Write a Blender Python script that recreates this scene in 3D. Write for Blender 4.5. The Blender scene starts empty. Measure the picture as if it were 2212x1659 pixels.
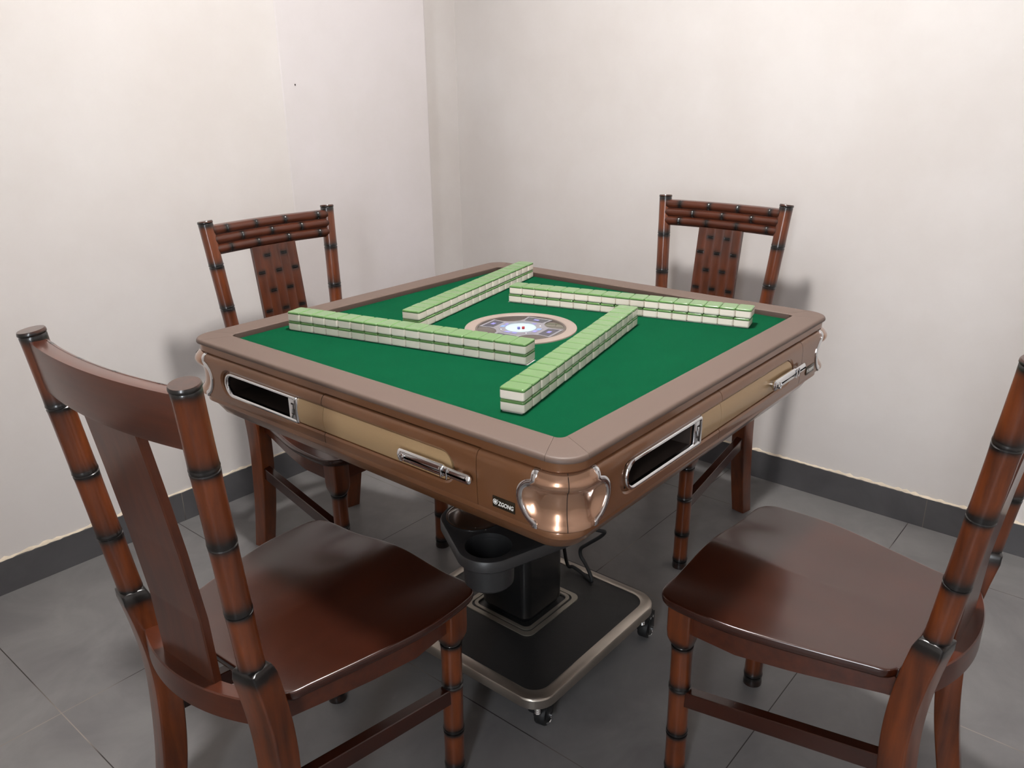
import bpy, bmesh, math, random
from mathutils import Vector, Matrix
random.seed(7)
S = bpy.context.scene
COL = S.collection
PI = math.pi

# ------------------------------------------------------------------ camera
cam_d = bpy.data.cameras.new('camera')
cam = bpy.data.objects.new('camera', cam_d); COL.objects.link(cam); S.camera = cam
YAW, PITCH, ROLL, FPX = 0.69956, -0.34969, -0.01183, 1759.6
f = Vector((math.cos(YAW)*math.cos(PITCH), math.sin(YAW)*math.cos(PITCH), math.sin(PITCH)))
r0 = f.cross(Vector((0, 0, 1))).normalized(); u0 = r0.cross(f)
rr = math.cos(ROLL)*r0 + math.sin(ROLL)*u0
uu = -math.sin(ROLL)*r0 + math.cos(ROLL)*u0
cam.matrix_world = Matrix(((rr.x, uu.x, -f.x, -1.2321), (rr.y, uu.y, -f.y, -1.0141), (rr.z, uu.z, -f.z, 1.2534), (0, 0, 0, 1)))
cam_d.sensor_fit = 'HORIZONTAL'; cam_d.sensor_width = 36.0; cam_d.lens = 36.0*FPX/2212.0
cam_d.clip_start = 0.02

# ------------------------------------------------------------------ world, light, exposure
wd = bpy.data.worlds.new('world'); S.world = wd; wd.use_nodes = True
bg = wd.node_tree.nodes['Background']
bg.inputs[0].default_value = (0.92, 0.96, 1.0, 1); bg.inputs[1].default_value = 24.0
LAMP_STRENGTH = 340.0          # diffuser of the ceiling lamp
LAMP_LOC = (-0.14, -0.13, 2.44)
vs = S.view_settings
vs.view_transform = 'Standard'; vs.look = 'None'; vs.exposure = 0.14; vs.gamma = 1.0; vs.use_curve_mapping = False
pl = bpy.data.lights.new('window_portal', 'AREA'); pl.shape = 'RECTANGLE'; pl.size = 0.42; pl.size_y = 1.7
pl.cycles.is_portal = True
po = bpy.data.objects.new('window_portal', pl); COL.objects.link(po)
po.location = (-2.47, -1.25, 1.40); po.rotation_euler = (PI/2, 0, -PI/2)

# ------------------------------------------------------------------ materials
def lin(c):
    out = []
    for v in c[:3]:
        v /= 255.0
        out.append(v/12.92 if v <= 0.04045 else ((v+0.055)/1.055)**2.4)
    return (*out, 1.0)

def new_mat(name):
    m = bpy.data.materials.new(name); m.use_nodes = True
    nt = m.node_tree; b = nt.nodes['Principled BSDF']
    return m, nt, b

def N(nt, t, **kw):
    n = nt.nodes.new(t)
    for k, v in kw.items(): setattr(n, k, v)
    return n

def plain(name, c, rough=0.5, metal=0.0, coat=0.0, spec=0.5, noise=0.0, nscale=30.0, bump=0.0, bscale=200.0, coat_r=0.1):
    m, nt, b = new_mat(name)
    b.inputs['Base Color'].default_value = lin(c)
    b.inputs['Roughness'].default_value = rough
    b.inputs['Metallic'].default_value = metal
    b.inputs['Coat Weight'].default_value = coat
    b.inputs['Coat Roughness'].default_value = coat_r
    b.inputs['Specular IOR Level'].default_value = spec
    tc = N(nt, 'ShaderNodeTexCoord')
    if noise:
        nz = N(nt, 'ShaderNodeTexNoise'); nz.inputs['Scale'].default_value = nscale; nz.inputs['Detail'].default_value = 4
        nt.links.new(tc.outputs['Object'], nz.inputs['Vector'])
        mx = N(nt, 'ShaderNodeMix', data_type='RGBA')
        l = lin(c)
        mx.inputs[6].default_value = (*[v*(1-noise) for v in l[:3]], 1); mx.inputs[7].default_value = (*[min(1, v*(1+noise)) for v in l[:3]], 1)
        nt.links.new(nz.outputs['Fac'], mx.inputs[0]); nt.links.new(mx.outputs[2], b.inputs['Base Color'])
    if bump:
        n2 = N(nt, 'ShaderNodeTexNoise'); n2.inputs['Scale'].default_value = bscale; n2.inputs['Detail'].default_value = 3
        nt.links.new(tc.outputs['Object'], n2.inputs['Vector'])
        bp = N(nt, 'ShaderNodeBump'); bp.inputs['Strength'].default_value = bump; bp.inputs['Distance'].default_value = 0.002
        nt.links.new(n2.outputs['Fac'], bp.inputs['Height']); nt.links.new(bp.outputs['Normal'], b.inputs['Normal'])
    return m

def wood(name, scale, a=(60, 26, 11), c=(118, 57, 22), rough=0.30, coat=0.5, coat_r=0.14):
    """lacquered red-brown wood with grain along one axis and scorched bamboo knots (vertex attribute burn)"""
    m, nt, b = new_mat(name)
    tc = N(nt, 'ShaderNodeTexCoord'); mp = N(nt, 'ShaderNodeMapping'); mp.inputs['Scale'].default_value = scale
    oi = N(nt, 'ShaderNodeObjectInfo')
    nt.links.new(tc.outputs['Object'], mp.inputs['Vector'])
    nz = N(nt, 'ShaderNodeTexNoise'); nz.inputs['Scale'].default_value = 1.0; nz.inputs['Detail'].default_value = 6; nz.inputs['Roughness'].default_value = 0.6
    nt.links.new(mp.outputs['Vector'], nz.inputs['Vector'])
    big = N(nt, 'ShaderNodeTexNoise'); big.inputs['Scale'].default_value = 9.0; big.inputs['Detail'].default_value = 2
    nt.links.new(tc.outputs['Object'], big.inputs['Vector'])
    ad = N(nt, 'ShaderNodeMath', operation='MULTIPLY_ADD'); ad.inputs[1].default_value = 0.6
    nt.links.new(nz.outputs['Fac'], ad.inputs[0])
    sc = N(nt, 'ShaderNodeMath', operation='MULTIPLY'); sc.inputs[1].default_value = 0.4
    nt.links.new(big.outputs['Fac'], sc.inputs[0]); nt.links.new(sc.outputs[0], ad.inputs[2])
    rp = N(nt, 'ShaderNodeValToRGB'); rp.color_ramp.elements[0].position = 0.32; rp.color_ramp.elements[1].position = 0.68
    rp.color_ramp.elements[0].color = lin(a); rp.color_ramp.elements[1].color = lin(c)
    nt.links.new(ad.outputs[0], rp.inputs['Fac'])
    at = N(nt, 'ShaderNodeAttribute', attribute_name='burn')
    n3 = N(nt, 'ShaderNodeTexNoise'); n3.inputs['Scale'].default_value = 70.0
    nt.links.new(tc.outputs['Object'], n3.inputs['Vector'])
    mm = N(nt, 'ShaderNodeMath', operation='MULTIPLY_ADD'); mm.inputs[1].default_value = 0.6; mm.inputs[2].default_value = 0.95
    nt.links.new(n3.outputs['Fac'], mm.inputs[0])
    m2 = N(nt, 'ShaderNodeMath', operation='MULTIPLY', use_clamp=True)
    nt.links.new(at.outputs['Fac'], m2.inputs[0]); nt.links.new(mm.outputs[0], m2.inputs[1])
    mx = N(nt, 'ShaderNodeMix', data_type='RGBA'); mx.inputs[7].default_value = lin((16, 13, 12))
    nt.links.new(m2.outputs[0], mx.inputs[0]); nt.links.new(rp.outputs['Color'], mx.inputs[6])
    nt.links.new(mx.outputs[2], b.inputs['Base Color'])
    b.inputs['Roughness'].default_value = rough
    b.inputs['Coat Weight'].default_value = coat; b.inputs['Coat Roughness'].default_value = coat_r
    bp = N(nt, 'ShaderNodeBump'); bp.inputs['Strength'].default_value = 0.05; bp.inputs['Distance'].default_value = 0.002
    nt.links.new(nz.outputs['Fac'], bp.inputs['Height']); nt.links.new(bp.outputs['Normal'], b.inputs['Normal'])
    return m

M = {}
M['wood_z'] = wood('lacquered wood, vertical grain', (60, 60, 5))
M['wood_x'] = wood('lacquered wood, cross grain', (5, 60, 60), (60, 26, 14), (84, 39, 20), 0.30, 0.35, 0.18)
M['wood_y'] = wood('lacquered seat wood', (45, 4, 45), (43, 16, 7), (58, 24, 12), 0.24, 0.5, 0.16)
M['wood_d'] = wood('dark lacquered splat wood', (60, 60, 5), (54, 24, 13), (88, 42, 21), 0.3, 0.4, 0.16)
M['felt'] = plain('green felt', (4, 71, 43), 0.95, noise=0.10, nscale=14, bump=0.35, bscale=900, spec=0.05)
M['rim'] = plain('taupe rim plastic', (97, 80, 71), 0.52, noise=0.05, nscale=500, spec=0.4)
M['lip'] = plain('dark brown inner lip', (66, 50, 43), 0.5)
M['column'] = plain('gloss black column', (13, 13, 14), 0.3)
M['bronze'] = plain('bronze lacquer', (130, 88, 58), 0.36, metal=0.45, coat=0.7, noise=0.05, nscale=900, coat_r=0.08)
M['cap'] = plain('rose bronze lacquer', (168, 128, 102), 0.26, metal=0.7, coat=1.0, noise=0.05, nscale=900, coat_r=0.06)
M['gold'] = plain('champagne gold lacquer', (184, 154, 114), 0.42, metal=0.35, coat=0.3, noise=0.06, nscale=700)
M['chrome'] = plain('chrome', (225, 226, 228), 0.10, metal=1.0)
M['steel'] = plain('brushed steel edge', (176, 168, 158), 0.34, metal=0.95, noise=0.14, nscale=18)
M['steel_flat'] = plain('matt steel band', (142, 136, 126), 0.42, metal=0.8, noise=0.1, nscale=25)
M['black'] = plain('black powder coat', (17, 17, 17), 0.5, noise=0.15, nscale=60, bump=0.2, bscale=700)
M['plastic'] = plain('black plastic', (34, 34, 35), 0.42)
M['rubber'] = plain('black rubber', (18, 18, 19), 0.6)
M['dark'] = plain('dark recess lining', (44, 33, 27), 0.6)
M['seam'] = plain('dark seam', (36, 24, 18), 0.7)
M['tile_white'] = plain('ivory tile body', (238, 226, 214), 0.22, coat=0.3)
M['tile_green'] = plain('light green tile back', (96, 132, 78), 0.20, coat=0.4)
M['lift'] = plain('white lifter', (205, 205, 200), 0.5)
M['caulk'] = plain('cream caulk', (214, 200, 180), 0.9, noise=0.15, nscale=60)
M['plate_dark'] = plain('dark nameplate', (62, 54, 42), 0.25, metal=0.6)
M['white_print'] = plain('silver white print', (235, 233, 228), 0.4)
M['con_ring'] = plain('console ring', (146, 130, 121), 0.4)
M['smoke'] = plain('smoked console disc', (70, 60, 54), 0.12, coat=0.5)
M['console_grey'] = plain('console grey plate', (124, 121, 128), 0.3, coat=0.3)
M['console_cell'] = plain('console dark cell', (58, 56, 68), 0.2)
M['console_violet'] = plain('console violet print', (128, 124, 190), 0.3)
M['console_blue'] = plain('console blue print', (110, 150, 225), 0.3)
M['red'] = plain('red dice', (190, 40, 45), 0.3)
M['ash'] = plain('polished ashtray steel', (190, 187, 184), 0.22, metal=1.0)
M['lamp_metal'] = plain('white lamp base', (230, 230, 228), 0.4)
M['window_white'] = plain('white window frame', (225, 222, 216), 0.4)
M['grille'] = plain('dark grille', (90, 80, 75), 0.5)

def emis(name, c, s):
    m, nt, b = new_mat(name)
    b.inputs['Emission Color'].default_value = (*c, 1); b.inputs['Emission Strength'].default_value = s
    b.inputs['Base Color'].default_value = (*[0.25*v for v in c], 1)
    return m
M['lamp'] = emis('lamp diffuser', (1.0, 0.975, 0.95), LAMP_STRENGTH)
M['glow'] = emis('lit console lamp', (0.74, 0.90, 1.0), 0.62)
M['glow_violet'] = emis('lit violet console print', (0.45, 0.42, 1.0), 0.25)
M['pin'] = emis('lit console pin', (0.9, 0.92, 1.0), 2.0)

def glass(name, tint, mix):
    m = bpy.data.materials.new(name); m.use_nodes = True; nt = m.node_tree
    nt.nodes.remove(nt.nodes['Principled BSDF'])
    tr = N(nt, 'ShaderNodeBsdfTransparent'); tr.inputs[0].default_value = (*tint, 1)
    gl = N(nt, 'ShaderNodeBsdfGlossy'); gl.inputs['Roughness'].default_value = 0.03
    fr = N(nt, 'ShaderNodeFresnel'); fr.inputs['IOR'].default_value = mix
    mx = N(nt, 'ShaderNodeMixShader')
    nt.links.new(fr.outputs[0], mx.inputs[0]); nt.links.new(tr.outputs[0], mx.inputs[1]); nt.links.new(gl.outputs[0], mx.inputs[2])
    nt.links.new(mx.outputs[0], nt.nodes['Material Output'].inputs['Surface'])
    return m
M['dome'] = glass('clear console dome', (0.97, 0.98, 1.0), 1.3)
M['pane'] = glass('window pane', (0.98, 0.99, 1.0), 1.2)

def wall_mat(name, c1, c2):
    m, nt, b = new_mat(name)
    tc = N(nt, 'ShaderNodeTexCoord')
    nz = N(nt, 'ShaderNodeTexNoise'); nz.inputs['Scale'].default_value = 2.2; nz.inputs['Detail'].default_value = 7; nz.inputs['Roughness'].default_value = 0.62
    nt.links.new(tc.outputs['Object'], nz.inputs['Vector'])
    rp = N(nt, 'ShaderNodeValToRGB'); rp.color_ramp.elements[0].position = 0.35; rp.color_ramp.elements[1].position = 0.62
    rp.color_ramp.elements[0].color = lin(c1); rp.color_ramp.elements[1].color = lin(c2)
    nt.links.new(nz.outputs['Fac'], rp.inputs['Fac']); nt.links.new(rp.outputs['Color'], b.inputs['Base Color'])
    b.inputs['Roughness'].default_value = 0.85; b.inputs['Specular IOR Level'].default_value = 0.2
    n2 = N(nt, 'ShaderNodeTexNoise'); n2.inputs['Scale'].default_value = 7; n2.inputs['Detail'].default_value = 8; n2.inputs['Distortion'].default_value = 0.4
    nt.links.new(tc.outputs['Object'], n2.inputs['Vector'])
    bp = N(nt, 'ShaderNodeBump'); bp.inputs['Strength'].default_value = 0.16; bp.inputs['Distance'].default_value = 0.008
    nt.links.new(n2.outputs['Fac'], bp.inputs['Height']); nt.links.new(bp.outputs['Normal'], b.inputs['Normal'])
    return m
M['wall'] = wall_mat('trowelled white plaster', (203, 197, 193), (209, 204, 201))
M['wall_b'] = wall_mat('cooler white plaster', (200, 194, 192), (206, 200, 200))

def stone(name, c1, c2, grout=None, xo=0.0, yo=0.0, pitch=0.585, axes=('X', 'Y'), rough=0.38):
    m, nt, b = new_mat(name)
    tc = N(nt, 'ShaderNodeTexCoord')
    nz = N(nt, 'ShaderNodeTexNoise'); nz.inputs['Scale'].default_value = 5; nz.inputs['Detail'].default_value = 8; nz.inputs['Roughness'].default_value = 0.6
    nz.inputs['Distortion'].default_value = 0.5
    nt.links.new(tc.outputs['Object'], nz.inputs['Vector'])
    rp = N(nt, 'ShaderNodeValToRGB'); rp.color_ramp.elements[0].position = 0.3; rp.color_ramp.elements[1].position = 0.7
    rp.color_ramp.elements[0].color = lin(c1); rp.color_ramp.elements[1].color = lin(c2)
    nt.links.new(nz.outputs['Fac'], rp.inputs['Fac'])
    col = rp.outputs['Color']
    b.inputs['Roughness'].default_value = rough; b.inputs['Specular IOR Level'].default_value = 0.35
    sp = N(nt, 'ShaderNodeSeparateXYZ'); nt.links.new(tc.outputs['Object'], sp.inputs[0])
    prev = None
    for ax, off in zip(axes, (xo, yo)):
        s1 = N(nt, 'ShaderNodeMath', operation='SUBTRACT'); s1.inputs[1].default_value = off - 50*pitch
        nt.links.new(sp.outputs[ax], s1.inputs[0])
        dv = N(nt, 'ShaderNodeMath', operation='DIVIDE'); dv.inputs[1].default_value = pitch; nt.links.new(s1.outputs[0], dv.inputs[0])
        fr = N(nt, 'ShaderNodeMath', operation='FRACT'); nt.links.new(dv.outputs[0], fr.inputs[0])
        h = N(nt, 'ShaderNodeMath', operation='SUBTRACT'); h.inputs[1].default_value = 0.5; nt.links.new(fr.outputs[0], h.inputs[0])
        a = N(nt, 'ShaderNodeMath', operation='ABSOLUTE'); nt.links.new(h.outputs[0], a.inputs[0])
        g = N(nt, 'ShaderNodeMath', operation='GREATER_THAN'); g.inputs[1].default_value = 0.5 - 0.0011/pitch; nt.links.new(a.outputs[0], g.inputs[0])
        if prev is None: prev = g.outputs[0]
        else:
            mxm = N(nt, 'ShaderNodeMath', operation='MAXIMUM'); nt.links.new(prev, mxm.inputs[0]); nt.links.new(g.outputs[0], mxm.inputs[1]); prev = mxm.outputs[0]
    mx = N(nt, 'ShaderNodeMix', data_type='RGBA')
    n4 = N(nt, 'ShaderNodeTexNoise'); n4.inputs['Scale'].default_value = 3.0; nt.links.new(tc.outputs['Object'], n4.inputs['Vector'])
    r4 = N(nt, 'ShaderNodeValToRGB'); r4.color_ramp.elements[0].position = 0.5; r4.color_ramp.elements[1].position = 0.66
    r4.color_ramp.elements[0].color = lin((40, 35, 32)); r4.color_ramp.elements[1].color = lin((138, 130, 122))
    nt.links.new(n4.outputs['Fac'], r4.inputs['Fac'])
    nt.links.new(prev, mx.inputs[0]); nt.links.new(col, mx.inputs[6]); nt.links.new(r4.outputs['Color'], mx.inputs[7])
    nt.links.new(mx.outputs[2], b.inputs['Base Color'])
    bp = N(nt, 'ShaderNodeBump'); bp.inputs['Strength'].default_value = 0.08; bp.inputs['Distance'].default_value = 0.003
    nt.links.new(nz.outputs['Fac'], bp.inputs['Height']); nt.links.new(bp.outputs['Normal'], b.inputs['Normal'])
    return m
M['floor'] = stone('grey cement floor tile', (100, 98, 98), (122, 120, 119), xo=-0.785, yo=0.638)
M['skirt_x'] = stone('dark grey skirting tile, long side', (70, 69, 71), (84, 83, 85), xo=-0.176, yo=40.0, pitch=0.60, axes=('X', 'Z'))
M['skirt_y'] = stone('dark grey skirting tile, short side', (70, 69, 71), (84, 83, 85), xo=-0.572, yo=40.0, pitch=0.60, axes=('Y', 'Z'))

# ------------------------------------------------------------------ mesh helpers
def link(name, me, parent=None):
    o = bpy.data.objects.new(name, me); COL.objects.link(o)
    if parent: o.parent = parent
    return o

def finish(me, mats, sharp=35, flat=False):
    for m in (mats if isinstance(mats, (list, tuple)) else [mats]): me.materials.append(m)
    if not flat:
        for p in me.polygons: p.use_smooth = True
        me.set_sharp_from_angle(angle=math.radians(sharp))
    me.update()
    return me

def bm_mesh(name, bm, mats, sharp=35, flat=False, recalc=True):
    if recalc: bmesh.ops.recalc_face_normals(bm, faces=bm.faces)
    me = bpy.data.meshes.new(name); bm.to_mesh(me); bm.free()
    return finish(me, mats, sharp, flat)

def add_box(bm, c, d, bevel=0.0, rot=None, seg=2):
    g = bmesh.ops.create_cube(bm, size=1.0)
    mt = Matrix.Translation(c) @ (rot.to_4x4() if rot else Matrix.Identity(4)) @ Matrix.Diagonal((*d, 1))
    bmesh.ops.transform(bm, matrix=mt, verts=g['verts'])
    if bevel:
        es = list({e for v in g['verts'] for e in v.link_edges})
        bmesh.ops.bevel(bm, geom=es, offset=bevel, segments=seg, affect='EDGES', profile=0.5)

def loft(bm, rings, close=True, cap0=True, cap1=True, mat=0):
    """rings: list of equal-length point lists"""
    vs_ = [[bm.verts.new(p) for p in ring] for ring in rings]
    n = len(vs_[0])
    for a, b in zip(vs_[:-1], vs_[1:]):
        for i in range(n if close else n-1):
            j = (i+1) % n
            fc = bm.faces.new((a[i], a[j], b[j], b[i])); fc.material_index = mat
    if cap0: bm.faces.new(list(reversed(vs_[0]))).material_index = mat
    if cap1: bm.faces.new(vs_[-1]).material_index = mat
    return vs_

def circle(r, n=24, z=0.0, c=(0, 0), ph=0.0):
    return [(c[0]+r*math.cos(2*PI*i/n+ph), c[1]+r*math.sin(2*PI*i/n+ph), z) for i in range(n)]

def lathe(bm, prof, n=32, c=(0, 0), cap0=True, cap1=True, mat=0):
    return loft(bm, [circle(max(r, 1e-5), n, z, c) for r, z in prof], True, cap0, cap1, mat)

def rrect(hx, hy, r, z=0.0, n=6, c=(0, 0)):
    pts = []
    for (sx, sy, a0) in ((1, 1, 0), (-1, 1, PI/2), (-1, -1, PI), (1, -1, 1.5*PI)):
        for i in range(n+1):
            a = a0 + PI/2*i/n
            pts.append((c[0]+sx*(hx-r)+r*math.cos(a), c[1]+sy*(hy-r)+r*math.sin(a), z))
    return pts

def tube(bm, pts, r, n=10, cap=True):
    pts = [Vector(p) for p in pts]
    rings = []; up = Vector((0.13, 0.31, 0.94)).normalized()
    for i, p in enumerate(pts):
        t = (pts[min(i+1, len(pts)-1)]-pts[max(i-1, 0)]).normalized()
        a = (up - t*up.dot(t)).normalized(); up = a
        b = t.cross(a)
        ri = r[i] if isinstance(r, (list, tuple)) else r
        rings.append([p + (a*math.cos(2*PI*k/n)+b*math.sin(2*PI*k/n))*ri for k in range(n)])
    loft(bm, rings, True, cap, cap)

def spline(pts, n):
    """Catmull-Rom through pts"""
    P = [Vector(p) for p in pts]; P = [P[0]*2-P[1]] + P + [P[-1]*2-P[-2]]
    out = []
    for i in range(1, len(P)-2):
        for k in range(n):
            t = k/n; a, b, c, d = P[i-1], P[i], P[i+1], P[i+2]
            out.append(0.5*((2*b)+(c-a)*t+(2*a-5*b+4*c-d)*t*t+(3*b-a-3*c+d)*t**3))
    out.append(P[-2]); return out

def interp(x, tab):
    if x <= tab[0][0]: return tab[0][1]
    for (a, va), (b, vb) in zip(tab[:-1], tab[1:]):
        if x <= b: return va+(vb-va)*(x-a)/(b-a)
    return tab[-1][1]

def smooth(a, b, x):
    t = max(0.0, min(1.0, (x-a)/(b-a))); return t*t*(3-2*t)

def set_burn(me, fn):
    at = me.attributes.new('burn', 'FLOAT', 'POINT')
    for i, v in enumerate(me.vertices): at.data[i].value = fn(v.co)

def thing(name, label, cat, loc=(0, 0, 0), rz=0.0, group=None):
    o = bpy.data.objects.new(name, None); COL.objects.link(o); o.empty_display_size = 0.1
    o.location = loc; o.rotation_euler = (0, 0, rz)
    tag(o, label, cat, group); return o

def tag(o, label, cat, group=None):
    o['label'] = label; o['category'] = cat
    if group: o['group'] = group

def struct(name, bm, mat, flat=True):
    o = link(name, bm_mesh(name, bm, mat, flat=flat)); o['kind'] = 'structure'; return o

def evaluated(o):
    dg = bpy.context.evaluated_depsgraph_get(); dg.update()
    me = bpy.data.meshes.new_from_object(o.evaluated_get(dg)); return me

def boolean(me, cutters, op='DIFFERENCE'):
    o = link('work', me); tmp = []
    for c in cutters:
        co = link('cut', c); tmp.append(co)
        md = o.modifiers.new('b', 'BOOLEAN'); md.operation = op; md.object = co; md.solver = 'EXACT'
    bpy.context.view_layer.update()
    out = evaluated(o)
    for t in tmp+[o]: bpy.data.objects.remove(t)
    return out

def raw(bm):
    bmesh.ops.recalc_face_normals(bm, faces=bm.faces)
    me = bpy.data.meshes.new('raw'); bm.to_mesh(me); bm.free(); return me

# ------------------------------------------------------------------ room
XB, YF, ZC = -2.4, -2.3, 2.44
def yl(x): return 1.2113 - 0.0164*x          # left-hand wall of the photo
def xr(y): return 1.2101 + 0.0119*y          # right-hand wall
bm = bmesh.new(); add_box(bm, ((XB+1.5)/2, (YF+1.5)/2, -0.05), (1.5-XB+.2, 1.5-YF+.2, 0.1)); struct('floor', bm, M['floor'])
bm = bmesh.new(); add_box(bm, ((XB+1.5)/2, (YF+1.5)/2, ZC+0.05), (1.5-XB+.2, 1.5-YF+.2, 0.1)); struct('ceiling', bm, M['wall'])
REC = 0.125
plan = [(XB, yl(XB)), (0.338, yl(0.338)), (0.343, yl(0.343)-0.0018), (0.940, yl(0.94)-0.0018), (0.945, yl(0.94)), (0.945, yl(0.94)+REC), (1.30, yl(1.3)+REC)]
def wall_from(plan, back, z0=0.0, z1=ZC):
    bm = bmesh.new(); ring = plan + back
    loft(bm, [[(x, y, z0) for x, y in ring], [(x, y, z1) for x, y in ring]])
    return bm
bm = wall_from(plan, [(1.30, 1.6), (XB, 1.6)])
wl = struct('wall_left', bm, M['wall'])
wl.data.materials.append(M['wall_b'])
for p in wl.data.polygons:
    if p.center.x > 0.34 and p.center.x < 0.945: p.material_index = 1
YR = 1.45
bm = wall_from([(xr(YF), YF), (xr(YR), YR)], [(1.5, YR), (1.5, YF)]); struct('wall_right', bm, M['wall'])
bm = bmesh.new(); add_box(bm, ((XB+1.5)/2, YF-0.05, ZC/2), (1.5-XB+.2, 0.1, ZC)); struct('wall_front', bm, M['wall'])
# wall behind the camera, with the window the corner caps reflect
WY0, WY1, WZ0, WZ1 = -1.45, -1.05, 0.55, 2.25
bm = bmesh.new()
for y0, y1, z0, z1 in ((YF, WY0, 0, ZC), (WY1, 1.5, 0, ZC), (WY0, WY1, 0, WZ0), (WY0, WY1, WZ1, ZC)):
    add_box(bm, (XB-0.06, (y0+y1)/2, (z0+z1)/2), (0.12, y1-y0, z1-z0))
struct('wall_back', bm, M['wall'])
w = bpy.data.objects.new('window_1', None); COL.objects.link(w); w.location = (XB-0.06, (WY0+WY1)/2, (WZ0+WZ1)/2); w['kind'] = 'structure'
bm = bmesh.new(); hy, hz = (WY1-WY0)/2, (WZ1-WZ0)/2
for y in (-hy+.02, hy-.02): add_box(bm, (0, y, 0), (0.05, 0.04, 2*hz))
for z in (-hz+.02, hz-.02, 0.22): add_box(bm, (0, 0, z), (0.05, 2*hy, 0.04))
link('window_frame', bm_mesh('window_frame', bm, M['window_white'], flat=True), w)
bm = bmesh.new(); add_box(bm, (0, 0, 0), (0.005, 2*hy-.04, 2*hz-.04)); link('window_pane', bm_mesh('window_pane', bm, M['pane'], flat=True), w)

# skirting
def skirting(name, plan, mat, th=0.009, h=0.0944):
    """plan: wall polyline, room on its right-hand side"""
    P = [Vector((x, y)) for x, y in plan]; off = []
    for i, p in enumerate(P):
        d1 = (P[i]-P[i-1]).normalized() if i else None; d2 = (P[i+1]-P[i]).normalized() if i < len(P)-1 else None
        n1 = Vector((d1.y, -d1.x)) if d1 else None; n2 = Vector((d2.y, -d2.x)) if d2 else None
        if n1 is None: n = n2
        elif n2 is None: n = n1
        else: n = (n1+n2)/(1+n1.dot(n2))
        off.append(p+n*th)
    bm = bmesh.new()
    ring = [tuple(p) for p in P]+[tuple(p) for p in reversed(off)]
    loft(bm, [[(x, y, 0.0) for x, y in ring], [(x, y, h) for x, y in ring]])
    o = struct(name, bm, mat)
    # ragged bead of filler along the top edge
    bm = bmesh.new()
    for a, b in zip(range(len(P)-1), range(1, len(P))):
        L = (P[b]-P[a]).length; n = max(2, int(L/0.012)); rings = []
        for i in range(n+1):
            t = i/n; q = P[a].lerp(P[b], t); o2 = off[a].lerp(off[b], t)
            w_ = 0.35+0.65*random.random(); z = h-0.001
            hh = 0.004+0.007*random.random()**2
            e = q.lerp(o2, w_*0.95)
            rings.append([(q.x, q.y, z), (e.x, e.y, z), (e.x, e.y, z+0.0016), (q.x+(o2.x-q.x)*.2, q.y+(o2.y-q.y)*.2, z+hh), (q.x, q.y, z+hh)])
        loft(bm, rings)
    link('filler_bead', bm_mesh('filler_bead', bm, M['caulk'], 50), o)
skirting('baseboard_left', [(XB, yl(XB)), (0.945, yl(0.945)), (0.945, yl(0.94)+REC), (xr(1.33), yl(1.2)+REC)], M['skirt_x'])
skirting('baseboard_right', [(xr(1.33), 1.315), (xr(YF), YF)], M['skirt_y'])

# a tiny nail stub left in the wall
bm = bmesh.new(); tube(bm, [(0, 0.004, 0), (0, -0.003, -0.0005)], 0.0016, 8)
nl = link('nail', bm_mesh('nail', bm, M['seam']), None); nl.location = (0.3850, yl(0.385)-0.0018, 1.2675); nl.scale = (0.8, 1, 1.6)
tag(nl, 'tiny dark nail stub in the left wall, above the far left chair', 'nail')
# ------------------------------------------------------------------ ceiling lamp (above the frame)
lamp = thing('ceiling_light', 'round white ceiling lamp directly above the mahjong table', 'lamp', (LAMP_LOC[0], LAMP_LOC[1], ZC))
bm = bmesh.new(); lathe(bm, [(0.125, 0), (0.125, -0.02), (0.118, -0.03), (0.02, -0.03)], 40); link('lamp_base', bm_mesh('lamp_base', bm, M['lamp_metal']), lamp)
bm = bmesh.new(); lathe(bm, [(0.110, -0.0302), (0.110, -0.045), (0.100, -0.07), (0.075, -0.088), (0.04, -0.097), (0.005, -0.099)], 40); link('diffuser', bm_mesh('diffuser', bm, M['lamp'], 60), lamp)

# ------------------------------------------------------------------ chair
WT, BT, HT = 0.1901, 0.2854, 0.941     # post tops
WM, BM, HM = 0.1591, 0.2343, 0.4993    # where bamboo turns into square leg
def post_pt(t, sx): return Vector((sx*(WT+(WM-WT)*t), BT+(BM-BT)*t, HT+(HM-HT)*t))
KN = [0.0, 0.2623, 0.5134, 0.7671, 1.0]

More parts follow.
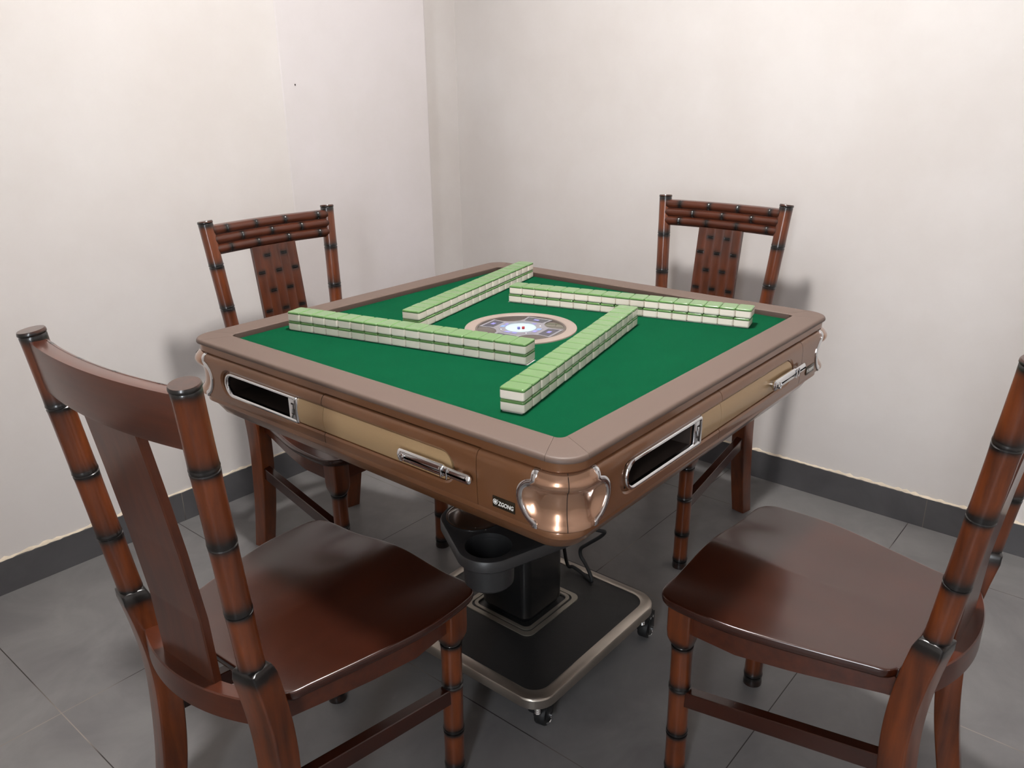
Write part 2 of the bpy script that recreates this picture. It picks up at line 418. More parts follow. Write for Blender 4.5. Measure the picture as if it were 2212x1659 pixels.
def make_post(sx):
    bm = bmesh.new(); rings = []; kn_ring = []
    ax = (post_pt(1, sx)-post_pt(0, sx)).normalized()
    L = (post_pt(1, sx)-post_pt(0, sx)).length
    a = Vector((1, 0, 0)); a = (a-ax*a.dot(ax)).normalized(); b = ax.cross(a)
    n = 24
    def ring(c, rad, a=a, b=b): return [c+(a*math.cos(2*PI*k/n)+b*math.sin(2*PI*k/n))*rad for k in range(n)]
    ts = []
    for i in range(0, 101): ts.append(i/100)
    for kt in KN[1:4]: ts += [kt+d/L for d in (-0.006, -0.004, -0.002, -0.0008, 0.0008, 0.002, 0.004, 0.006)]
    ts = sorted(set(ts+[0.004, 0.008, 0.012, 0.016, 0.02, 0.028]))
    def rad(t):
        d = t*L
        # cap lip
        if d < 0.0030: return 0.0182+0.0012*math.sin(min(1, d/0.003)*PI/2)
        if d < 0.007: return 0.0195
        if d < 0.0085: return 0.0180
        rb = 0.0183
        # segments swell towards their knots
        for k0, k1 in zip(KN[:-1], KN[1:]):
            if k0 <= t <= k1:
                u = (t-k0)/(k1-k0); rb = 0.0183+0.0007*(abs(2*u-1)**4)
        for kt in KN[1:4]:
            dd = (t-kt)*L
            if abs(dd) < 0.0012: rb -= 0.0010
            elif -0.005 < dd <= -0.0012: rb += 0.0004
            elif 0.0012 <= dd < 0.005: rb += 0.0002
        return rb
    for t in ts: rings.append(ring(post_pt(t, sx), rad(t)))
    top_c = post_pt(0, sx)
    # square lower leg: turned outwards a little, swept back at the foot
    path = spline([post_pt(0.985, sx)+Vector((0, 0, -0.004)), (sx*0.1572, 0.2215, 0.43), (sx*0.1560, 0.2130, 0.36), (sx*0.1560, 0.2120, 0.28), (sx*0.1565, 0.2230, 0.15), (sx*0.1576, 0.2500, 0.0)], 8)
    path.insert(1, path[0]+Vector((0, 0, -0.0028)))
    phi = -sx*math.radians(11)
    sq = []
    for i, p in enumerate(path):
        w_, d_ = 0.0235, 0.0215
        hz = p.z
        if i == 0: w_, d_ = 0.0178, 0.0175
        elif i == 1: w_, d_ = 0.0202, 0.0190
        elif i == 2: w_, d_ = 0.0215, 0.0200
        if hz < 0.2: w_ -= 0.002*(0.2-hz)/0.2; d_ -= 0.0015*(0.2-hz)/0.2
        rr_ = rrect(w_, d_, 0.0035 if i > 0 else 0.012, 0, 5)
        c, s = math.cos(phi), math.sin(phi)
        sq.append([Vector((p.x+c*x-s*y, p.y+s*x+c*y, p.z)) for x, y, _ in rr_])
    loft(bm, rings)
    loft(bm, sq)
    me = bm_mesh('back_post', bm, M['wood_z'], 40)
    zs = [HT+(HM-HT)*k for k in KN]
    def burn(co):
        v = 0.0
        if co.z > 0.47:
            for i, z in enumerate(zs):
                d = co.z-z
                if i == 0: v = max(v, smooth(-0.024, -0.007, d)*(0.55 if d > -0.0025 else 1.0))  # cap edge scorched; top face paler, its glossy sheen painted into the colour
                elif i == 4: v = max(v, math.exp(-max(0, d-0.002)/0.009) if d > 0 else 1.0*smooth(-0.035, -0.004, d))
                else: v = max(v, math.exp(-(max(0, d)/0.0145)**1.6) if d > 0 else math.exp(-(d/0.009)**2))
        return v
    set_burn(me, burn)
    return me

def make_front_leg(sx):
    bm = bmesh.new()
    top = Vector((sx*0.1745, -0.158, 0.398)); bot = Vector((sx*0.1702, -0.158, 0.0))
    blk = []
    for z, h, rr_ in ((0.398, 0.0225, 0.004), (0.340, 0.0225, 0.004), (0.325, 0.0222, 0.006), (0.314, 0.0205, 0.012), (0.308, 0.0195, 0.017)):
        p = top.lerp(bot, (0.398-z)/0.398); blk.append([(p.x+x, p.y+y, z) for x, y, _ in rrect(h, h, rr_, 0, 5)])
    loft(bm, list(reversed(blk)))
    kn = [0.306, 0.213, 0.106, 0.022]
    zs = sorted(set([0.308-0.004*i for i in range(77)]+[k+d for k in kn for d in (-0.006, -0.003, -0.001, 0.001, 0.003, 0.006)]+[0.0]), reverse=True)
    rings = []; n = 24
    for z in zs:
        if z < 0 or z > 0.3085: continue
        p = top.lerp(bot, (0.398-z)/0.398); rb = 0.0190
        for a, b in zip(kn[:-1], kn[1:]):
            if b <= z <= a: rb += 0.0009*abs(2*(z-b)/(a-b)-1)**4
        for k in kn:
            d = z-k
            if abs(d) < 0.0012: rb -= 0.0018
            elif 0 < d < 0.006: rb += 0.0008
            elif -0.007 < d < 0: rb += 0.0006
        if z < 0.012: rb += 0.001
        rings.append([(p.x+rb*math.cos(2*PI*k/n), p.y+rb*math.sin(2*PI*k/n), z) for k in range(n)])
    loft(bm, rings)
    me = bm_mesh('front_leg', bm, M['wood_z'], 40)
    def burn(co):
        v = 0
        for k in kn:
            d = co.z-k
            v = max(v, math.exp(-(d/0.013)**2) if d > 0 else math.exp(-(d/0.008)**2))
        if co.z < 0.02: v = max(v, 0.75)
        return v
    set_burn(me, burn); return me

SEAT = [(-0.205, 0.0), (-0.2049, 0.06), (-0.203, 0.13), (-0.198, 0.180), (-0.190, 0.202), (-0.175, 0.2155), (-0.15, 0.2205), (-0.10, 0.2225), (-0.05, 0.2195), (0.0, 0.2105), (0.05, 0.1985), (0.10, 0.186), (0.15, 0.173), (0.178, 0.166), (0.190, 0.152), (0.195, 0.140), (0.195, 0.0)]
def make_seat():
    # outline (right half by y), saddle top with waterfall front
    half = [(x, y) for y, x in SEAT]
    outline = half + [(-x, y) for x, y in reversed(half[1:-1])]
    C = Vector((0, 0.0))
    def top_z(x, y):
        ax = abs(x)
        z = 0.4205
        z -= 0.0045*math.exp(-((y-0.035)/0.12)**2)*math.exp(-((ax-0.085)/0.075)**2)*1.0
        z -= 0.0025*math.exp(-((y-0.06)/0.11)**2)*math.exp(-(ax/0.06)**2)
        fr = smooth(0.0, -0.215, y)
        z -= fr*(0.0085*math.exp(-((ax-0.125)/0.062)**2)+0.0015)-fr*0.0035*math.exp(-(ax/0.05)**2)
        return z
    bm = bmesh.new()
    rings = []
    for s, dz in ((0.05, 0), (0.15, 0), (0.25, 0), (0.35, 0), (0.45, 0), (0.55, 0), (0.65, 0), (0.74, 0), (0.82, 0), (0.89, 0), (0.945, 0), (0.975, 0), (0.986, -0.0001), (0.993, -0.0006), (0.998, -0.0016), (1.0, -0.0034), (1.0, -0.009), (0.996, -0.0135), (0.985, -0.0175), (0.968, -0.0205), (0.9, -0.0210)):
        ring = []
        for x, y in outline:
            px, py = x*s, y*s
            ring.append((px, py, top_z(px, py)+dz))
        rings.append(ring)
    # refine outline for smoothness
    loft(bm, rings)
    me = bm_mesh('seat', bm, M['wood_y'], 42)
    return me

def dense_outline():
    global SEAT
    pts = spline([(x, y, 0) for y, x in SEAT], 4)
    SEAT = [(p.y, p.x) for p in pts]
dense_outline()

def make_side_apron(sx):
    bm = bmesh.new(); rings = []
    for i in range(13):
        t = i/12; y = -0.137+0.345*t
        x = interp(y, [(-0.137, 0.188), (-0.05, 0.196), (0.05, 0.180), (0.188, 0.152)])-0.004
        zb = interp(t, [(0, 0.3405), (0.5, 0.352), (1, 0.368)])
        zt = 0.4015
        rings.append([(sx*x, y, zt), (sx*(x-0.018), y, zt), (sx*(x-0.018), y, zb), (sx*x, y, zb)])
    loft(bm, rings); me = bm_mesh('apron', bm, M['wood_x'], 30); set_burn(me, lambda c: 0.0); return me

def make_front_apron():
    bm = bmesh.new(); add_box(bm, (0, -0.168, 0.370), (0.31, 0.018, 0.046), 0.002); me = bm_mesh('apron', bm, M['wood_x'], 30); set_burn(me, lambda c: 0); return me

def make_stretcher(sx):
    bm = bmesh.new(); rings = []
    for t in (0, 0.5, 1):
        y = -0.150+0.362*t; z = 0.192+0.060*t; x = interp(t, [(0, 0.1715), (1, 0.157)])
        rings.append([(sx*x+dx, y, z+dz) for dx, dz in ((-.011, -.015), (-.0095, -.0165), (.0095, -.0165), (.011, -.015), (.011, .015), (.0095, .0165), (-.0095, .0165), (-.011, .015))])
    loft(bm, rings); me = bm_mesh('side_stretcher', bm, M['wood_y'], 30)
    set_burn(me, lambda c: 0.0); return me

def rail_y(x, t):   # centre line of the crest rail
    sx = x/0.19; base = BT+(BM-BT)*t
    return base+0.020*(1-sx*sx)
def rail_z(t): return HT+(HM-HT)*t
def make_crest():
    bm = bmesh.new(); rings = []
    for i in range(25):
        x = -0.180+0.36*i/24; k = 1.0
        ring = []
        for t, dy in ((0.033, -0.0135), (0.0305, -0.0115), (0.030, 0.005), (0.031, 0.0085), (0.040, 0.0098), (0.185, 0.0098), (0.198, 0.0085), (0.199, 0.004), (0.197, -0.0115), (0.190, -0.0135)):
            ring.append((x, rail_y(x, t)+dy+0.001, rail_z(t)+0.0 ))
        rings.append(ring)
    loft(bm, rings); me = bm_mesh('crest_board', bm, M['wood_x'], 40); set_burn(me, lambda c: 0.0); return me
SLAT_T = (0.0575, 0.1125, 0.1675)
SLAT_K = ((-0.135, -0.044, 0.047, 0.148), (-0.092, 0.001, 0.094), (-0.132, -0.046, 0.049, 0.146))
def make_slat(j):
    bm = bmesh.new(); rings = []; tc_ = SLAT_T[j]; ks = SLAT_K[j]
    xs = sorted(set([-0.178+0.356*i/60 for i in range(61)]+[k+d for k in ks for d in (-0.004, -0.002, -0.0007, 0.0007, 0.002, 0.004)]))
    n = 10
    for x in xs:
        e = 0.0
        for k in ks:
            d = abs(x-k)
            if d < 0.0012: e = -0.0007
            elif d < 0.005: e = 0.0005
        R = 0.0121+e*0.3; Dp = 0.0092+e
        y0 = rail_y(x, tc_)-0.0095; z0 = rail_z(tc_)
        ring = [(x, y0-Dp*math.sin(PI*i/n), z0+R*math.cos(PI*i/n)) for i in range(n+1)]
        rings.append(ring)
    loft(bm, rings); me = bm_mesh('bamboo_slat', bm, M['wood_x'], 40)
    def burn(co):
        v = 0
        for k in ks: v = max(v, math.exp(-((co.x-k)/0.008)**2)*0.95)
        v = max(v, 0.6*smooth(0.165, 0.180, abs(co.x)))
        return v
    set_burn(me, burn); return me

def splat_y(z):  # back face of the splat
    return interp(z, [(0.385, 0.2465), (0.43, 0.2440), (0.54, 0.2490), (0.657, 0.2630), (0.76, 0.2780), (0.86, 0.2935)])
MARKS = []
for row, t in enumerate((0.252, 0.352, 0.467, 0.588, 0.705, 0.825, 0.94)):
    for x in ((-0.028, 0.025) if row % 2 == 0 else (-0.054, 0.0, 0.053)): MARKS.append((x, HT+(HM-HT)*t))
def make_splat():
    bm = bmesh.new(); W2 = 0.0685; nx, nz = 60, 150
    z0, z1 = 0.392, 0.856
    xs = [-W2+2*W2*i/nx for i in range(nx+1)]
    zl = [z0+(z1-z0)*k/nz for k in range(nz+1)]
    for mx_, mz in MARKS: zl += [mz+d for d in (-0.0045, -0.0033, -0.0021, -0.0009, 0.0003, 0.0015, 0.0027, 0.0039)]
    zl = sorted(set(zl))
    front = []
    for z in zl:
        row = []
        for x in xs:
            u = ((x+W2)/(2*W2)*5) % 1.0
            d = 0.0022*(1-abs(2*u-1)**2.2)       # five half-round canes
            if abs(x) > W2-1e-6: d = 0
            for mx_, mz in MARKS:
                if abs(x-mx_) < 0.0085:
                    dz = z-mz
                    if abs(dz-0.0021) < 0.0007 or abs(dz+0.0021) < 0.0007: d -= 0.0016
                    elif abs(dz) < 0.0012: d += 0.0008
            row.append(bm.verts.new((x, splat_y(z)-0.0125-d, z)))
        front.append(row)
    back = [[bm.verts.new((x, splat_y(z)-(0.0016 if abs(x) > W2-1e-6 else 0), z)) for x in (-W2, -W2+0.003, W2-0.003, W2)] for z in zl]
    for a, b in zip(front[:-1], front[1:]):
        for i in range(nx): bm.faces.new((a[i], a[i+1], b[i+1], b[i]))
    for k in range(len(zl)-1):
        for i in range(3): bm.faces.new((back[k][i+1], back[k][i], back[k+1][i], back[k+1][i+1]))
        bm.faces.new((back[k][0], front[k][0], front[k+1][0], back[k+1][0]))
        bm.faces.new((front[k][nx], back[k][3], back[k+1][3], front[k+1][nx]))
    for k, rev in ((0, False), (-1, True)):
        lp = front[k]+list(reversed(back[k])); bm.faces.new(lp)
    me = bm_mesh('splat', bm, M['wood_d'], 24)
    def burn(co):
        if co.y > splat_y(co.z)-0.008: return 0.0
        v = 0
        for mx_, mz in MARKS:
            dx = max(0, abs(co.x-mx_)-0.007)/0.006; dz = (co.z-mz)/0.0075
            v = max(v, 0.9*math.exp(-(dx*dx+dz*dz)))
        return v
    set_burn(me, burn); return me

def make_lower_rail():
    bm = bmesh.new(); rings = []
    for i in range(21):
        x = -0.150+0.30*i/20; y = 0.217+0.036*(1-(x/0.150)**2)
        rings.append([(x, y-0.012, 0.430), (x, y+0.0115, 0.431), (x, y+0.0135, 0.429), (x, y+0.0135, 0.388), (x, y+0.0115, 0.386), (x, y-0.012, 0.386)])
    loft(bm, rings); me = bm_mesh('lower_back_rail', bm, M['wood_x'], 40); set_burn(me, lambda c: 0.0); return me

CHAIR_PARTS = None
def make_chair(loc, a, label):
    global CHAIR_PARTS
    t = thing('dining_chair', label, 'chair', (loc[0], loc[1], 0), a, 'bamboo-style wooden chairs around the mahjong table')
    if CHAIR_PARTS is None:
        P = [('seat', make_seat())]
        for s in (-1, 1): P.append(('back_post', make_post(s)))
        for s in (-1, 1): P.append(('front_leg', make_front_leg(s)))
        for s in (-1, 1): P.append(('apron', make_side_apron(s)))
        P.append(('apron', make_front_apron()))
        for s in (-1, 1): P.append(('side_stretcher', make_stretcher(s)))
        P.append(('crest_board', make_crest()))
        for j in range(3): P.append(('bamboo_slat', make_slat(j)))
        P.append(('splat', make_splat())); P.append(('lower_back_rail', make_lower_rail()))
        CHAIR_PARTS = P
    for n, me in CHAIR_PARTS: link(n, me, t)
    return t
make_chair((-0.5286, 0.0362), 1.6173, 'brown wooden chair at the near left, its plain curved back towards the viewer')
make_chair((0.0669, -0.6208), 3.1241, 'brown wooden chair at the near right, back cut by the right picture edge')
make_chair((0.0540, 0.6416), -0.0222, 'dark brown wooden chair beyond the table against the left wall')
make_chair((0.7136, 0.0586), -1.5823, 'dark brown wooden chair beyond the table against the right wall')

# ------------------------------------------------------------------ mahjong table
T = thing('mahjong_table', 'square automatic mahjong table with green felt and bronze frame on a wheeled base', 'table')
HI, HO, ZR, ZF = 0.4062, 0.4648, 0.800, 0.7883
CX = 0.416   # corner arc centre
PROF = [(0.42, 0.6425), (0.4340, 0.6435), (0.4375, 0.6465), (0.4480, 0.6655), (0.4500, 0.6710), (0.4570, 0.6725), (0.4582, 0.6738), (0.4582, 0.6815), (0.4575, 0.6832), (0.4545, 0.6850), (0.4560, 0.6880), (0.4660, 0.6885), (0.4678, 0.6895), (0.4684, 0.6915), (0.4690, 0.700), (0.4695, 0.708), (0.4698, 0.716), (0.4700, 0.724), (0.4701, 0.732), (0.4702, 0.740), (0.4702, 0.748), (0.4701, 0.755), (0.4698, 0.761), (0.4691, 0.7662), (0.4677, 0.7702), (0.4658, 0.7730), (0.4634, 0.7748), (0.4610, 0.7755), (0.4588, 0.7757), (0.4588, 0.7770), (0.4612, 0.7780), (0.4618, 0.7906), (0.4190, 0.7906), (0.4180, 0.7855)]
def face_h(z):
    tab = sorted((z_, h) for h, z_ in PROF); return interp(z, tab)
BR_C = [(0.4080, 0.7765), (0.4078, 0.761), (0.4035, 0.7575), (0.3945, 0.7535), (0.3868, 0.7455), (0.3835, 0.735), (0.3845, 0.724), (0.3895, 0.7125), (0.3975, 0.7025), (0.4070, 0.6965), (0.4085, 0.6935), (0.4085, 0.6865)]
def bracket_s(z):
    return interp(z, sorted((z_, s) for s, z_ in BR_C))
RC = 0.0525
SMAX = CX+RC*PI/4
def surf(s, z, h, k=0):
    """point on the body wall: side coordinate s (beyond +-CX it runs round the corner), height z, half-width h; side k"""
    sg = 1 if s >= 0 else -1; a = abs(s)
    c = min(CX, h-0.040)
    if a <= CX: p = Vector((s*c/CX, -h, z))
    else:
        th = (a-CX)/RC; R_ = h-c
        p = Vector((sg*(c+R_*math.sin(th)), -(c+R_*math.cos(th)), z))
    return Matrix.Rotation(-PI/2*k, 4, 'Z') @ p
def body_bm():
    ss = [-0.36+0.03*i for i in range(25)]
    ss += [x*sg for sg in (-1, 1) for x in (0.372, 0.376, 0.380, 0.384, 0.388, 0.392, 0.396, 0.400, 0.404, 0.408, 0.412)]
    arc = [0.416, 0.421, 0.426, 0.431, 0.436, 0.441, 0.446, 0.451]
    ss += [x*sg for sg in (-1, 1) for x in arc]
    ss = sorted(ss)+[SMAX]
    bm = bmesh.new(); rings = []
    for h, z in PROF:
        ring = []
        for k in (0, 3, 2, 1):       # counter-clockwise: near right, far right, far left, near left
            for s in ss:
                hh = h
                if 0.6886 < z < 0.7752 and abs(s) > bracket_s(z)+0.001: hh = h-0.0145
                ring.append(surf(s, z, hh, k))
        rings.append(ring)
    loft(bm, rings); return bm
def stadium_ring(s0, s1, zc, R, y, n=12):
    pts = []
    for i in range(n+1):
        a = -PI/2+PI*i/n; pts.append((s1-R+R*math.cos(a), y, zc+R*math.sin(a)))
    for i in range(n+1):
        a = PI/2+PI*i/n; pts.append((s0+R+R*math.cos(a), y, zc+R*math.sin(a)))
    return pts
GZ = 0.7315
def recess_cut(k):
    bm = bmesh.new()
    loft(bm, [stadium_ring(-0.349, 0.259, GZ, 0.0235, -0.4640), stadium_ring(-0.3495, 0.2595, GZ, 0.0242, -0.4672), stadium_ring(-0.353, 0.263, GZ, 0.0290, -0.4700), stadium_ring(-0.356, 0.266, GZ, 0.033, -0.476)])
    bmesh.ops.rotate(bm, cent=(0, 0, 0), matrix=Matrix.Rotation(-PI/2*k, 3, 'Z'), verts=bm.verts); return raw(bm)
def box_cut(s0, s1, y0, y1, z0, z1, k):
    bm = bmesh.new(); add_box(bm, ((s0+s1)/2, (y0+y1)/2, (z0+z1)/2), (s1-s0, abs(y1-y0), z1-z0))
    bmesh.ops.rotate(bm, cent=(0, 0, 0), matrix=Matrix.Rotation(-PI/2*k, 3, 'Z'), verts=bm.verts); return raw(bm)
D0, D1 = -0.0425, 0.3045
base_me = raw(body_bm())
cuts = []
for k in range(4):
    cuts.append(recess_cut(k))
    cuts.append(box_cut(-0.333, -0.137, -0.490, -0.405, 0.7105, 0.7525, k))
    cuts.append(box_cut(D0-0.0012, D1+0.0012, -0.490, -0.4540, 0.6840, 0.7766, k))
body_me = boolean(base_me.copy(), cuts)
finish(body_me, [M['bronze'], M['seam']], 24)
for p in body_me.polygons:
    for k in range(4):
        q = Matrix.Rotation(PI/2*k, 3, 'Z') @ p.center
        if D0-0.002 < q.x < D1+0.002 and 0.452 < -q.y < 0.4655 and 0.6835 < q.z < 0.7768 and not (abs(p.normal.z) < 0.5 and -q.y > 0.46 and abs(q.x-D0) > 0.004 and abs(q.x-D1) > 0.004): p.material_index = 1  # bronze cavity walls around the drawer coloured dark, the gap's shade painted in
link('table_body', body_me, T)
drw = boolean(base_me.copy(), [box_cut(D0, D1, -0.490, -0.4548, 0.6846, 0.7756, 0)], 'INTERSECT')
drw = boolean(drw, [recess_cut(0)])
finish(drw, M['bronze'], 24)

def gold_strip(s0, s1, round_end):
    bm = bmesh.new(); rings = []; R = 0.0225
    ss = [s0+(s1-s0)*i/8 for i in range(9)] if not round_end else [s0, s0+0.06, s0+0.14, s0+0.2]+[s1-R+R*math.sin(PI/2*i/12) for i in range(13)]
    for s in ss:
        hh = R
        if round_end and s > s1-R: hh = max(0.0008, math.sqrt(max(0, R*R-(s-s1+R)**2)))
        ring = []
        for i in range(13):
            v = -1+2*i/12; z = GZ+v*hh; full = abs(z-GZ)/R
            ring.append((s, -(0.4658+0.0042*(1-full**2)), z))
        ring += [(s, -0.4636, GZ+hh), (s, -0.4636, GZ-hh)]
        rings.append(ring)
    loft(bm, rings); return bm_mesh('gold_panel', bm, M['gold'], 40)
gold_a = gold_strip(-0.1125, D0-0.0004, False)
gold_b = gold_strip(D0+0.0004, 0.2575, True)

def make_handle():
    bm = bmesh.new()
    def plate(pts, y0, y1, bev):
        rings = []
        for y, ins in ((y0, 0.001), (y0-0.45*(y0-y1), 0), (y0-0.70*(y0-y1), 0.0012), (y0-0.88*(y0-y1), 0.0032), (y1, 0.0062)):
            c = sum((Vector(p) for p in pts), Vector((0, 0)))/len(pts)
            rr_ = []
            for p in pts:
                v = Vector(p)
                rr_.append((v.x-ins*(1 if v.x > c.x else -1)*min(1, abs(v.x-c.x)/0.004), y, v.y-ins*(1 if v.y > c.y else -1)*min(1, abs(v.y-c.y)/0.004)))
            rings.append(rr_)
        loft(bm, rings)
    def pill(s0, s1, zc, h, rl, rrg):
        pts = []
        for i in range(9):
            a = -PI/2+PI/2*i/8; pts.append((s1-rrg+rrg*math.cos(a), zc-h+rrg+rrg*math.sin(a)))
        for i in range(9):
            a = PI/2*i/8; pts.append((s1-rrg+rrg*math.cos(a), zc+h-rrg+rrg*math.sin(a)))
        for i in range(9):
            a = PI/2+PI/2*i/8; pts.append((s0+rl+rl*math.cos(a), zc+h-rl+rl*math.sin(a)))
        for i in range(9):
            a = PI+PI/2*i/8; pts.append((s0+rl+rl*math.cos(a), zc-h+rl+rl*math.sin(a)))
        return pts
    zc = 0.7305
    plate(pill(0.150, 0.250, zc, 0.0098, 0.0075, 0.004), -0.4755, -0.4835, 0.002)
    plate(pill(0.244, 0.302, zc, 0.0078, 0.003, 0.0075), -0.4755, -0.4828, 0.002)
    for s, r in ((0.247, 0.0016), (0.2585, 0.0016)): tube(bm, [(s, -0.4838, zc-0.0085), (s, -0.4842, zc), (s, -0.4838, zc+0.0085)], r, 8)
    for s in (0.163, 0.272): 
        rings = [[(s+0.006*math.cos(2*PI*i/16), y, zc+0.006*math.sin(2*PI*i/16)) for i in range(16)] for y in (-0.462, -0.4765)]
        loft(bm, rings)
    rings = [[(0.165+r*math.cos(2*PI*i/20), y, zc-0.001+r*math.sin(2*PI*i/20)) for i in range(20)] for r, y in ((0.006, -0.483), (0.006, -0.4862), (0.0045, -0.4868), (0.0042, -0.4855), (0.001, -0.4852))]
    loft(bm, rings)
    return bm_mesh('handle', bm, M['chrome'], 40)
handle_me = make_handle()

def make_slot_frame():
    # chrome surround: round left end, square right end
    zc, hz = 0.7313, 0.0248
    def outline(ins, y):
        s0, s1, h = -0.3385+ins, -0.1125-ins*0.9, hz-ins; R = h*0.96; r2 = 0.003
        pts = []
        for i in range(7):
            a = -PI/2+PI/2*i/6; pts.append((s1-r2+r2*math.cos(a), y, zc-h+r2+r2*math.sin(a)))
        for i in range(7):
            a = PI/2*i/6; pts.append((s1-r2+r2*math.cos(a), y, zc+h-r2+r2*math.sin(a)))
        for i in range(17):
            a = PI/2+PI*i/16; pts.append((s0+R+R*math.cos(a), y, zc+h/R*R*math.sin(a)))
        return pts
    bm = bmesh.new()
    rings = [outline(0, -0.4640), outline(0, -0.4690), outline(0.0014, -0.4712), outline(0.004, -0.4718), outline(0.0060, -0.4706), outline(0.0068, -0.4690), outline(0.0072, -0.4640)]
    rings.append(rings[0])
    vs_ = [[bm.verts.new(p) for p in ring] for ring in rings[:-1]]; vs_.append(vs_[0]); n = len(vs_[0])
    for a, b in zip(vs_[:-1], vs_[1:]):
        for i in range(n): bm.faces.new((a[i], a[(i+1) % n], b[(i+1) % n], b[i]))
    # inner sill line
    add_box(bm, (-0.225, -0.4655, 0.7125), (0.19, 0.002, 0.0016))
    return bm_mesh('slot_frame', bm, M['chrome'], 35)
frame_me = make_slot_frame()
def make_latch():
    bm = bmesh.new(); add_box(bm, (-0.1275, -0.4672, 0.7313), (0.0185, 0.006, 0.0385), 0.0008)
    add_box(bm, (-0.1255, -0.4706, 0.7325), (0.0045, 0.003, 0.0165), 0.0012); return bm_mesh('latch', bm, M['chrome'], 35)
latch_me = make_latch()
def make_latch_gap():
    bm = bmesh.new()
    add_box(bm, (-0.1255, -0.4703, 0.7322), (0.0075, 0.0008, 0.021)); add_box(bm, (-0.1185, -0.4703, 0.7313), (0.0012, 0.0012, 0.036)); return bm_mesh('latch_slit', bm, M['dark'], flat=True)
gap_me = make_latch_gap()
def make_tray():
    bm = bmesh.new(); s0, s1, z0, z1, y0, y1 = -0.3328, -0.1372, 0.7107, 0.7523, -0.4638, -0.4055; t = 0.001
    add_box(bm, ((s0+s1)/2, (y0+y1)/2, z0+t/2), (s1-s0, y1-y0, t)); add_box(bm, ((s0+s1)/2, (y0+y1)/2, z1-t/2), (s1-s0, y1-y0, t))
    add_box(bm, (s0+t/2, (y0+y1)/2, (z0+z1)/2), (t, y1-y0, z1-z0)); add_box(bm, (s1-t/2, (y0+y1)/2, (z0+z1)/2), (t, y1-y0, z1-z0))
    add_box(bm, ((s0+s1)/2, y1-t/2, (z0+z1)/2), (s1-s0, t, z1-z0)); return bm_mesh('slot_tray', bm, M['dark'], flat=True)
tray_me = make_tray()

def make_cap():
    bm = bmesh.new(); rows = []
    prof = [(0.6860, -0.004), (0.6885, -0.001), (0.6915, 0.0012), (0.6955, 0.0005), (0.700, -0.0022), (0.7045, -0.0058), (0.709, -0.0084), (0.715, -0.0100), (0.722, -0.0108), (0.730, -0.0108), (0.738, -0.0100), (0.744, -0.0082), (0.7480, -0.0056), (0.7495, -0.0030), (0.7510, -0.0008), (0.7535, 0.0014), (0.7570, 0.0032), (0.761, 0.0038), (0.7655, 0.0028), (0.770, 0.0003), (0.7735, -0.0005), (0.776, 0.0)]
    nu = 40
    for z, o in prof:
        row = []; sb = bracket_s(z)
        arc_total = 2*(SMAX-sb)
        for i in range(nu+1):
            q = sb+arc_total*i/nu       # perimeter position across the corner
            d = min(i, nu-i)/nu*arc_total
            w_ = smooth(0.0, 0.022, d) if o < 0 and 0.70 < z < 0.75 else smooth(0, 0.006, d)
            h = face_h(z)+o*w_+0.0004
            if q <= SMAX: p = surf(q, z, h, 0)
            else: p = surf(-(2*SMAX-q), z, h, 3)
            row.append(p)
        rows.append(row)
    vs_ = [[bm.verts.new(p) for p in r_] for r_ in rows]
    for a, b in zip(vs_[:-1], vs_[1:]):
        for i in range(nu): bm.faces.new((a[i], a[i+1], b[i+1], b[i]))
    # give it thickness
    ge = bm.faces[:]
    bmesh.ops.recalc_face_normals(bm, faces=ge)
    ret = bmesh.ops.extrude_face_region(bm, geom=ge)
    for v in [e for e in ret['geom'] if isinstance(e, bmesh.types.BMVert)]:
        c = Vector((CX, -CX, v.co.z)); d = (c-v.co); v.co += d.normalized()*0.004
    return bm_mesh('corner_cap', bm, M['cap'], 50)
cap_me = make_cap()
def make_cap_seam():
    bm = bmesh.new(); pts = []
    for z, o in [(0.6865, -0.003), (0.6915, 0.0016), (0.6955, 0.0009), (0.700, -0.0018), (0.7045, -0.0054), (0.709, -0.0080), (0.715, -0.0096), (0.722, -0.0104), (0.730, -0.0104), (0.738, -0.0096), (0.744, -0.0078), (0.7480, -0.0052), (0.7495, -0.0026), (0.7510, -0.0004), (0.7535, 0.0018), (0.7570, 0.0036), (0.761, 0.0042), (0.7655, 0.0032), (0.770, 0.0007), (0.7755, 0.0)]:
        pts.append(surf(SMAX, z, face_h(z)+o+0.0002, 0))
    tube(bm, pts, 0.0006, 6); return bm_mesh('cap_seam', bm, M['seam'])
cap_seam_me = make_cap_seam()
def make_bracket(mirror):
    bm = bmesh.new(); pts = spline([(s, z, 0) for s, z in BR_C], 5); rings = []
    for i, p in enumerate(pts):
        t = (pts[min(i+1, len(pts)-1)]-pts[max(0, i-1)]).normalized(); nrm = Vector((-t.y, t.x, 0))
        w_ = 0.0047
        ring = []
        for o, e in ((-1, -0.0025), (-1, 0.0012), (-0.6, 0.0024), (0.6, 0.0024), (1, 0.0012), (1, -0.0025)):
            q = p+nrm*w_*o
            ring.append(surf(q.x, q.y, face_h(q.y)+e, 0) if not mirror else surf(-q.x, q.y, face_h(q.y)+e, 3))
        rings.append(ring)
    loft(bm, rings); return bm_mesh('corner_bracket', bm, M['chrome'], 50)
br0, br1 = make_bracket(False), make_bracket(True)

